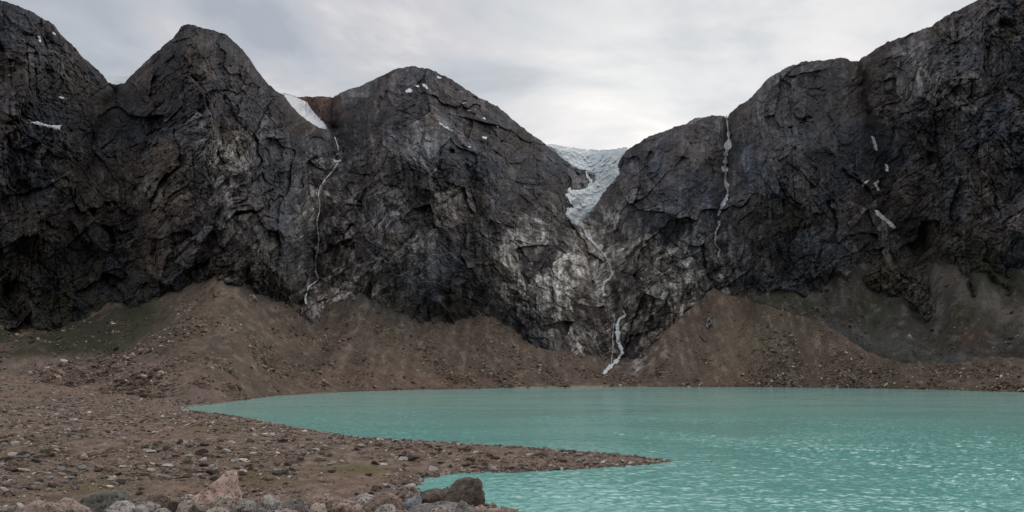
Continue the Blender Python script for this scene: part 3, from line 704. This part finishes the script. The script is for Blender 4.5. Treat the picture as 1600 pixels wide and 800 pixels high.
B('large rust brown boulder left of the bluish slab',[(568,802),(574,782),(586,773),(598,768),(612,772),(622,780),(630,790),(630,802)],27.8,1.1,'brown',32,col2='pink')
B('pale boulder with one black hole in front of the rust brown one',[(582,812),(586,796),(594,788),(606,787),(616,790),(621,798),(622,812)],25.4,.7,'pale',33)
B('bluish grey flat slab left of the big dark boulder',[(626,794),(634,782),(646,776),(656,775),(660,780),(656,794)],29.0,.9,'blue',34,col2='grey')
B('long flat grey slab at the bottom in front of the big dark boulder',[(626,814),(632,794),(650,789),(680,787),(714,786),(738,792),(744,814)],26.2,1.3,'grey',35,col2='greenish')
B('pointed grey stone rising from the long flat slab',[(706,812),(714,788),(719,782),(730,788),(742,797),(748,812)],25.4,.7,'grey',36,col2='brown')
B('round tan stone at the bottom before the long grey slab',[(668,814),(674,796),(688,793),(700,794),(706,814)],24.8,.6,'tan',37,col2='brown')
B('flat pink stone at the bottom right end of the boulders',[(744,814),(752,796),(770,793),(792,793),(808,796),(816,814)],25.8,.9,'pink',39,col2='dark')
B('pale cracked stone behind the flat pink one',[(732,804),(740,792),(754,790),(762,794),(764,804)],26.8,.7,'pink',40,col2='pale')
B('low brown stone at the very bottom left edge',[(-14,814),(-8,796),(8,790),(20,793),(26,814)],25.4,.7,'grey',41,col2='brown')
B('flat speckled stone low between the round tan and the pitted boulders',[(424,814),(430,799),(446,795),(462,798),(468,814)],24.6,.6,'pink',42,col2='pale')
B('small grey stone between the pale rounded boulder and the dark one',[(236,814),(240,797),(252,794),(264,797),(270,814)],24.8,.5,'tan',43,col2='grey')

# stones of the shore. library of shapes in five mineral colours
def rock_shape(sub,seed):
    r=np.random.default_rng(seed); v,f=ICO[sub]; v=v*r.uniform(.75,1.2,3)
    v=cut_planes(v,9 if sub>1 else 3,.4,.7,r)
    if sub>1:
        n=fbm(v[:,0]*1.5+seed,v[:,1]*1.5,v[:,2]*1.5,3,2,.55); v=v*(1+.12*n)[:,None]
    else: v=v*(1+.18*r.normal(size=(len(v),1)))
    v=v*np.array([1,1,.68])
    return v,f
CN=['brown','grey','pale','dark','pink']; CP=[.50,.16,.10,.18,.06]
MINS={'brown':(.205,.15,.115),'grey':(.25,.225,.205),'pale':(.50,.44,.39),'dark':(.09,.070,.058),'pink':(.29,.195,.16)}
LIB={}
for c in CN:
    for k in range(5):
        v,f=rock_shape(4,900+k+10*CN.index(c)); kk_=fbm(v[:,0]*2.5+k,v[:,1]*2.5,v[:,2]*2.5,3,8,.6)
        cc=mx(np.repeat(np.array(MINS[c])[None],len(v),0),np.array(MINS[c])*.5,sstep(0,.6,kk_)*.7)
        LIB[c,k]=mesh_np('stone_mesh',v,f,M_stone,{'mineral':cc})
rocks=[]   # px,D,x,y,z,size,colour
def col_pick(n): return rng.choice(len(CN),n,p=CP)
# general scatter
n=195000
px_=rng.uniform(-60,1080,n); D_=np.exp(rng.uniform(np.log(46),np.log(640),n))
x=(px_-800)/F*D_; z=land_z(x,D_)
dens=np.clip(.55+1.3*fbm(x/13,D_/24,0*x,4,801)+.3*fbm(x/3,D_/5,0*x,2,811),.08,1)
keep=(z>.02)&((D_<420)|(px_<300))&(rng.random(n)<dens)
smin=1.0*D_/F
size=smin*(rng.pareto(2.2,n)*.9+.55)*np.clip(.75+60/D_,.8,1.5)
size=np.clip(size,0,np.where(D_<110,.62,1.0)); size=np.where(D_>420,size*.8,size)
for a in zip(px_[keep],D_[keep],x[keep],z[keep],size[keep]): rocks.append(a)
# belts of stones along the waterline
Ls=np.concatenate([[0],np.cumsum(np.hypot(*np.diff(near[:28],axis=0).T))])
n=9000; s=rng.uniform(0,Ls[-1],n); bx=np.interp(s,Ls,near[:28,0])+rng.normal(0,1.3,n); by=np.interp(s,Ls,near[:28,1])+rng.normal(0,2.0,n)
zb=land_z(bx,by); k=(zb>-.25)&(zb<1.4)
for a in zip(800+bx[k]/by[k]*F,by[k],bx[k],zb[k],np.clip(.16*(rng.pareto(2.2,k.sum())+.8),.1,.75)): rocks.append(a)
# rubble between the boulders on the bank
n=6000; D_=rng.uniform(22,38,n); px_=rng.uniform(-60,860,n); x=(px_-800)/F*D_; z=land_z(x,D_)
for a in zip(px_,D_,x,z,np.clip(.05*(rng.pareto(1.7,n)+.7),.03,.26)): rocks.append(a)
R=np.array(rocks); cidx=col_pick(len(R))
print('stones',len(R))
pyR=HZ-(R[:,3]-H)/R[:,1]*F; proj=R[:,4]/R[:,1]*F*2
# only stones that are seen: in the frame, not hidden behind the bank
vis=(R[:,0]>0)&(R[:,0]<1600)&(pyR<786)&((R[:,1]>44))
PS=np.where(vis,proj,0)
SPECIAL=[('dark brown mound boulder near the far edge of the spit',725,703,15,'brown','dark'),('dark boulder on the middle of the spit near the green patch',645,719,11,'dark','dark'),
 ('upright dark stone in front of the left end of the green patch',519,738,8,'dark','dark'),('round white stone left of the green patch on the spit',535,723,6,'pale','pale'),
 ('reddish stone standing in the water just off the spit tip',1045,722,6.5,'pink','pink'),('brown boulder by the bay edge in the middle of the spit',728,728,10,'brown','brown'),
 ('white stone beside the brown mound boulder on the spit',743,708,6,'pale','pale'),('dark stone standing in the water at the mouth of the small bay',681,747,5.5,'dark','dark'),
 ('pale stone standing in the shallow end of the small bay',657,752,6,'pale','pale'),('grey stone on the far waterline of the spit',851,701,5,'grey','grey'),
 ('dark boulder in the rubble above the pale rounded boulder',152,737,9,'dark','dark'),('low dark mound stone on the left slope',190,757,10,'dark','dark'),
 ('low dark stone at the left edge on the slope',20,738,9,'dark','dark'),('dark stone lump at the lake end near the inlet',292,632,5,'dark','dark'),
 ('pair forming brown stone low on the spit root above the bay',470,719,9,'brown','brown'),('flat grey stone left of the round white stone',500,721,10,'grey','grey'),
 ('lone tiny dark stone in the open water right of the spit',1111,722,2.2,'dark','dark')]
for k,(lb,px,py,hw,c,_) in enumerate(SPECIAL):
    D0,z0=land_ray(px,py) if px<1042 else (None,None)
    if D0 is None or z0<0: D0=shoreD(py); z0=0.0
    o=link('stone',LIB[c,k%5]); s=hw/F*D0
    o.location=((px-800)/F*D0,D0,z0+s*.25); o.scale=(s,s*.9,s*random.uniform(.7,.95)); o.rotation_euler=(0,0,random.uniform(0,6.28))
    tag(o,lb,'stone','larger stones on the shore')
order=np.argsort(-PS); NIND=270
ind=order[:NIND]; indset=np.zeros(len(R),bool); indset[ind]=True
def region(px,py):
    if px>960: return 'at the narrow tip of the spit'
    if py<700 and px>280 and px<700: return 'along the far side of the spit root'
    if px>700: return 'on the middle part of the spit' if py<733 else 'on the bay side waterline of the spit'
    if px>480: return 'in the rubble bank beside the small bay' if py>735 else 'on the wide root of the spit'
    if px>260: return 'on the flat ground behind the triangular boulder' if py>700 else 'near the left inlet of the lake'
    if py<650: return 'high on the far left shore slope'
    if py<710: return 'on the middle of the left shore slope'
    return 'low on the left slope above the near boulders'
ADJ={'brown':'brown','grey':'grey','pale':'pale','dark':'dark','pink':'reddish'}
for i in ind:
    c=CN[cidx[i]]; o=link('stone',LIB[c,int(rng.integers(5))]); s=R[i,4]
    o.location=(R[i,2],R[i,1],R[i,3]+s*.22); o.scale=(s*rng.uniform(.8,1.3),s*rng.uniform(.8,1.2),s*rng.uniform(.6,1.05)); o.rotation_euler=(rng.normal(0,.25),rng.normal(0,.25),rng.uniform(0,6.28))
    big='larger' if s*F/R[i,1]>6 else ('medium' if s*F/R[i,1]>4.2 else 'small')
    rg=region(R[i,0],pyR[i]); tag(o,f"{big} {ADJ[c]} angular stone lying {rg}",'stone',f"{big} {ADJ[c]} stones {rg}")
def merge_rocks(name,P,S,C,label,sub,mat,seed):
    """one object of uncountable small stones"""
    r=np.random.default_rng(seed); shapes=[rock_shape(sub,seed+k) for k in range(12)]
    nV=len(shapes[0][0]); fB=shapes[0][1]; n=len(P)
    pick=r.integers(0,12,n); base=np.stack([s[0] for s in shapes])[pick]
    a=r.uniform(0,6.283,n); ca,sa=np.cos(a)[:,None],np.sin(a)[:,None]
    sc=np.stack([r.uniform(.8,1.3,n),r.uniform(.8,1.2,n),r.uniform(.6,1.1,n)],1)*S[:,None]
    b=base*sc[:,None,:]
    tl=r.normal(0,.25,n)[:,None]
    x=b[...,0]*ca-b[...,1]*sa; y=b[...,0]*sa+b[...,1]*ca; z=b[...,2]+tl*x
    V=np.stack([x+P[:,0:1],y+P[:,1:2],z+P[:,2:3]+.2*S[:,None]],-1).reshape(-1,3)
    f=(fB[None]+np.arange(n)[:,None,None]*nV).reshape(-1,3)
    cc=np.repeat(C,nV,0)
    o=link(name,mesh_np(name,V,f,mat,{'mineral':cc})); return tag(o,label,'stones',kind='stuff')
for big in (1,0):
    rest=~indset & ((proj>=5.5) if big else ((proj>1.0)&(proj<5.5)))
    Pm=R[rest][:,[2,1,3]]; Cm=np.array([MINS[c] for c in CN])[cidx[rest]]*rng.uniform(.75,1.45,(rest.sum(),1))
    merge_rocks('shore_rubble' if big else 'shore_gravel',Pm,R[rest][:,4],Cm,'loose brown and grey cobbles strewn over the left shore and spit' if big else 'fine brown gravel and small stones covering the left shore',3 if big else 1,M_stone,50+big)
# scree boulders
def scatter_apron(A,n,name,label,seed,smul=1.0,tint=(1,1,1)):
    Xm,Dm,Zm,pxm,pym,c=A; r=np.random.default_rng(seed)
    i=r.integers(2,Xm.shape[0]-2,n); i=(i*r.random(n)**.55).astype(int)+1; j=r.integers(1,Xm.shape[1]-1,n)
    X_=Xm[i,j]; Y_=Dm[i,j]; Z_=Zm[i,j]
    den=np.clip(.35+1.2*fbm(X_/40,Y_/60,0*X_,3,seed),.03,1); k=(r.random(n)<den)&(Z_>-.3)&(pxm[i,j]>-30)&(pxm[i,j]<1630)
    X_,Y_,Z_=X_[k],Y_[k],Z_[k]; S=np.clip(.40*(r.pareto(2.5,k.sum())+.85),.3,2.6)*smul
    ci=r.choice(len(CN),k.sum(),p=CP); C=np.array([MINS[q] for q in CN])[ci]*np.exp(r.normal(0,.45,(k.sum(),1)))*np.array(tint)
    merge_rocks(name,np.stack([X_,Y_,Z_],1),S,C,label,1,M_scree,seed)
scatter_apron(A1,120000,'scree_rubble','fallen blocks scattered over the brown scree apron',71,1.0,(.9,.85,.8))
scatter_apron(A2,7000,'talus_rubble','dark fallen blocks on the talus slope at the right',73,1.2,(.6,.6,.62))

# ------------------------------------------------------------------ world and sun
w=bpy.data.worlds.new('World'); scene.world=w; w.use_nodes=True; nt=w.node_tree
bg=nt.nodes['Background']
SUN_EL=math.radians(48); SUN_AZ=math.radians(24)   # to the right of straight ahead
sky=N(nt,'ShaderNodeTexSky',sky_type='NISHITA'); sky.sun_disc=False; sky.sun_elevation=SUN_EL; sky.sun_rotation=SUN_AZ
tc=N(nt,'ShaderNodeTexCoord').outputs['Generated']
sep=N(nt,'ShaderNodeSeparateXYZ'); nt.links.new(tc,sep.inputs[0])
zc=math_(nt,'ADD',math_(nt,'MAXIMUM',sep.outputs[2],0.0),.22)
cmb=N(nt,'ShaderNodeCombineXYZ'); nt.links.new(math_(nt,'DIVIDE',sep.outputs[0],zc),cmb.inputs[0]); nt.links.new(math_(nt,'DIVIDE',sep.outputs[1],zc),cmb.inputs[1])
cn=noise_node(nt,cmb.outputs[0],1.5,7,.54,.6); cn2=noise_node(nt,mapping(nt,cmb.outputs[0],(1,1.3,1),(0,0,.7)),2.6,6,.55,.6)
cf=math_(nt,'ADD',math_(nt,'MULTIPLY',cn.outputs['Fac'],.7),math_(nt,'MULTIPLY',cn2.outputs['Fac'],.3))
def glow(px,py,power,gain):
    d=np.array([(px-800)/F,1,(HZ-py)/F]); d/=np.linalg.norm(d)
    dp=N(nt,'ShaderNodeVectorMath',operation='DOT_PRODUCT'); nt.links.new(tc,dp.inputs[0]); dp.inputs[1].default_value=d
    return math_(nt,'MULTIPLY',math_(nt,'POWER',math_(nt,'MAXIMUM',dp.outputs['Value'],0.0),power),gain)
cr=ramp(nt,cf,[(.40,(.47,.51,.565)),(.47,(.58,.61,.65)),(.53,(.665,.66,.69)),(.60,(.90,.885,.87))])
g=math_(nt,'ADD',glow(1260,60,16,.36),glow(945,178,130,.26))
back=N(nt,'ShaderNodeMapRange'); nt.links.new(sep.outputs[1],back.inputs[0]); back.inputs[1].default_value=-.6; back.inputs[2].default_value=.75; back.inputs[3].default_value=.95; back.inputs[4].default_value=.90
cl_=mixc(nt,1.0,cr.outputs[0],back.outputs[0],'MULTIPLY')
gw=mixc(nt,1.0,(.86,.79,.66),math_(nt,'MULTIPLY',g,math_(nt,'ADD',math_(nt,'MULTIPLY',cf,2.4),-.25,clamp=True)),'MULTIPLY')
cl_=mixc(nt,1.0,cl_,gw,'ADD')
cl_=mixc(nt,1.0,cl_,(10,10,10),'MULTIPLY')
fin=mixc(nt,.90,sky.outputs[0],cl_)
nt.links.new(fin,bg.inputs['Color']); bg.inputs['Strength'].default_value=0.1
sd=bpy.data.lights.new('sun','SUN'); sd.energy=.8; sd.angle=math.radians(32); sd.color=(1,.96,.9)
so=bpy.data.objects.new('sun',sd); COL.objects.link(so)
so.rotation_euler=(math.pi/2-SUN_EL,0,math.pi-SUN_AZ)
# camera
cd=bpy.data.cameras.new('camera'); cd.sensor_width=36; cd.lens=36*F/1600; cd.shift_y=(HZ-400)/1600; cd.clip_start=.1; cd.clip_end=20000
co=bpy.data.objects.new('camera',cd); COL.objects.link(co); co.location=(0,0,H); co.rotation_euler=(math.pi/2,0,0)
scene.camera=co
vs=scene.view_settings; vs.view_transform='Standard'; vs.look='None'; vs.exposure=0.0; vs.gamma=1.0; vs.use_curve_mapping=False
scene.render.engine='CYCLES'
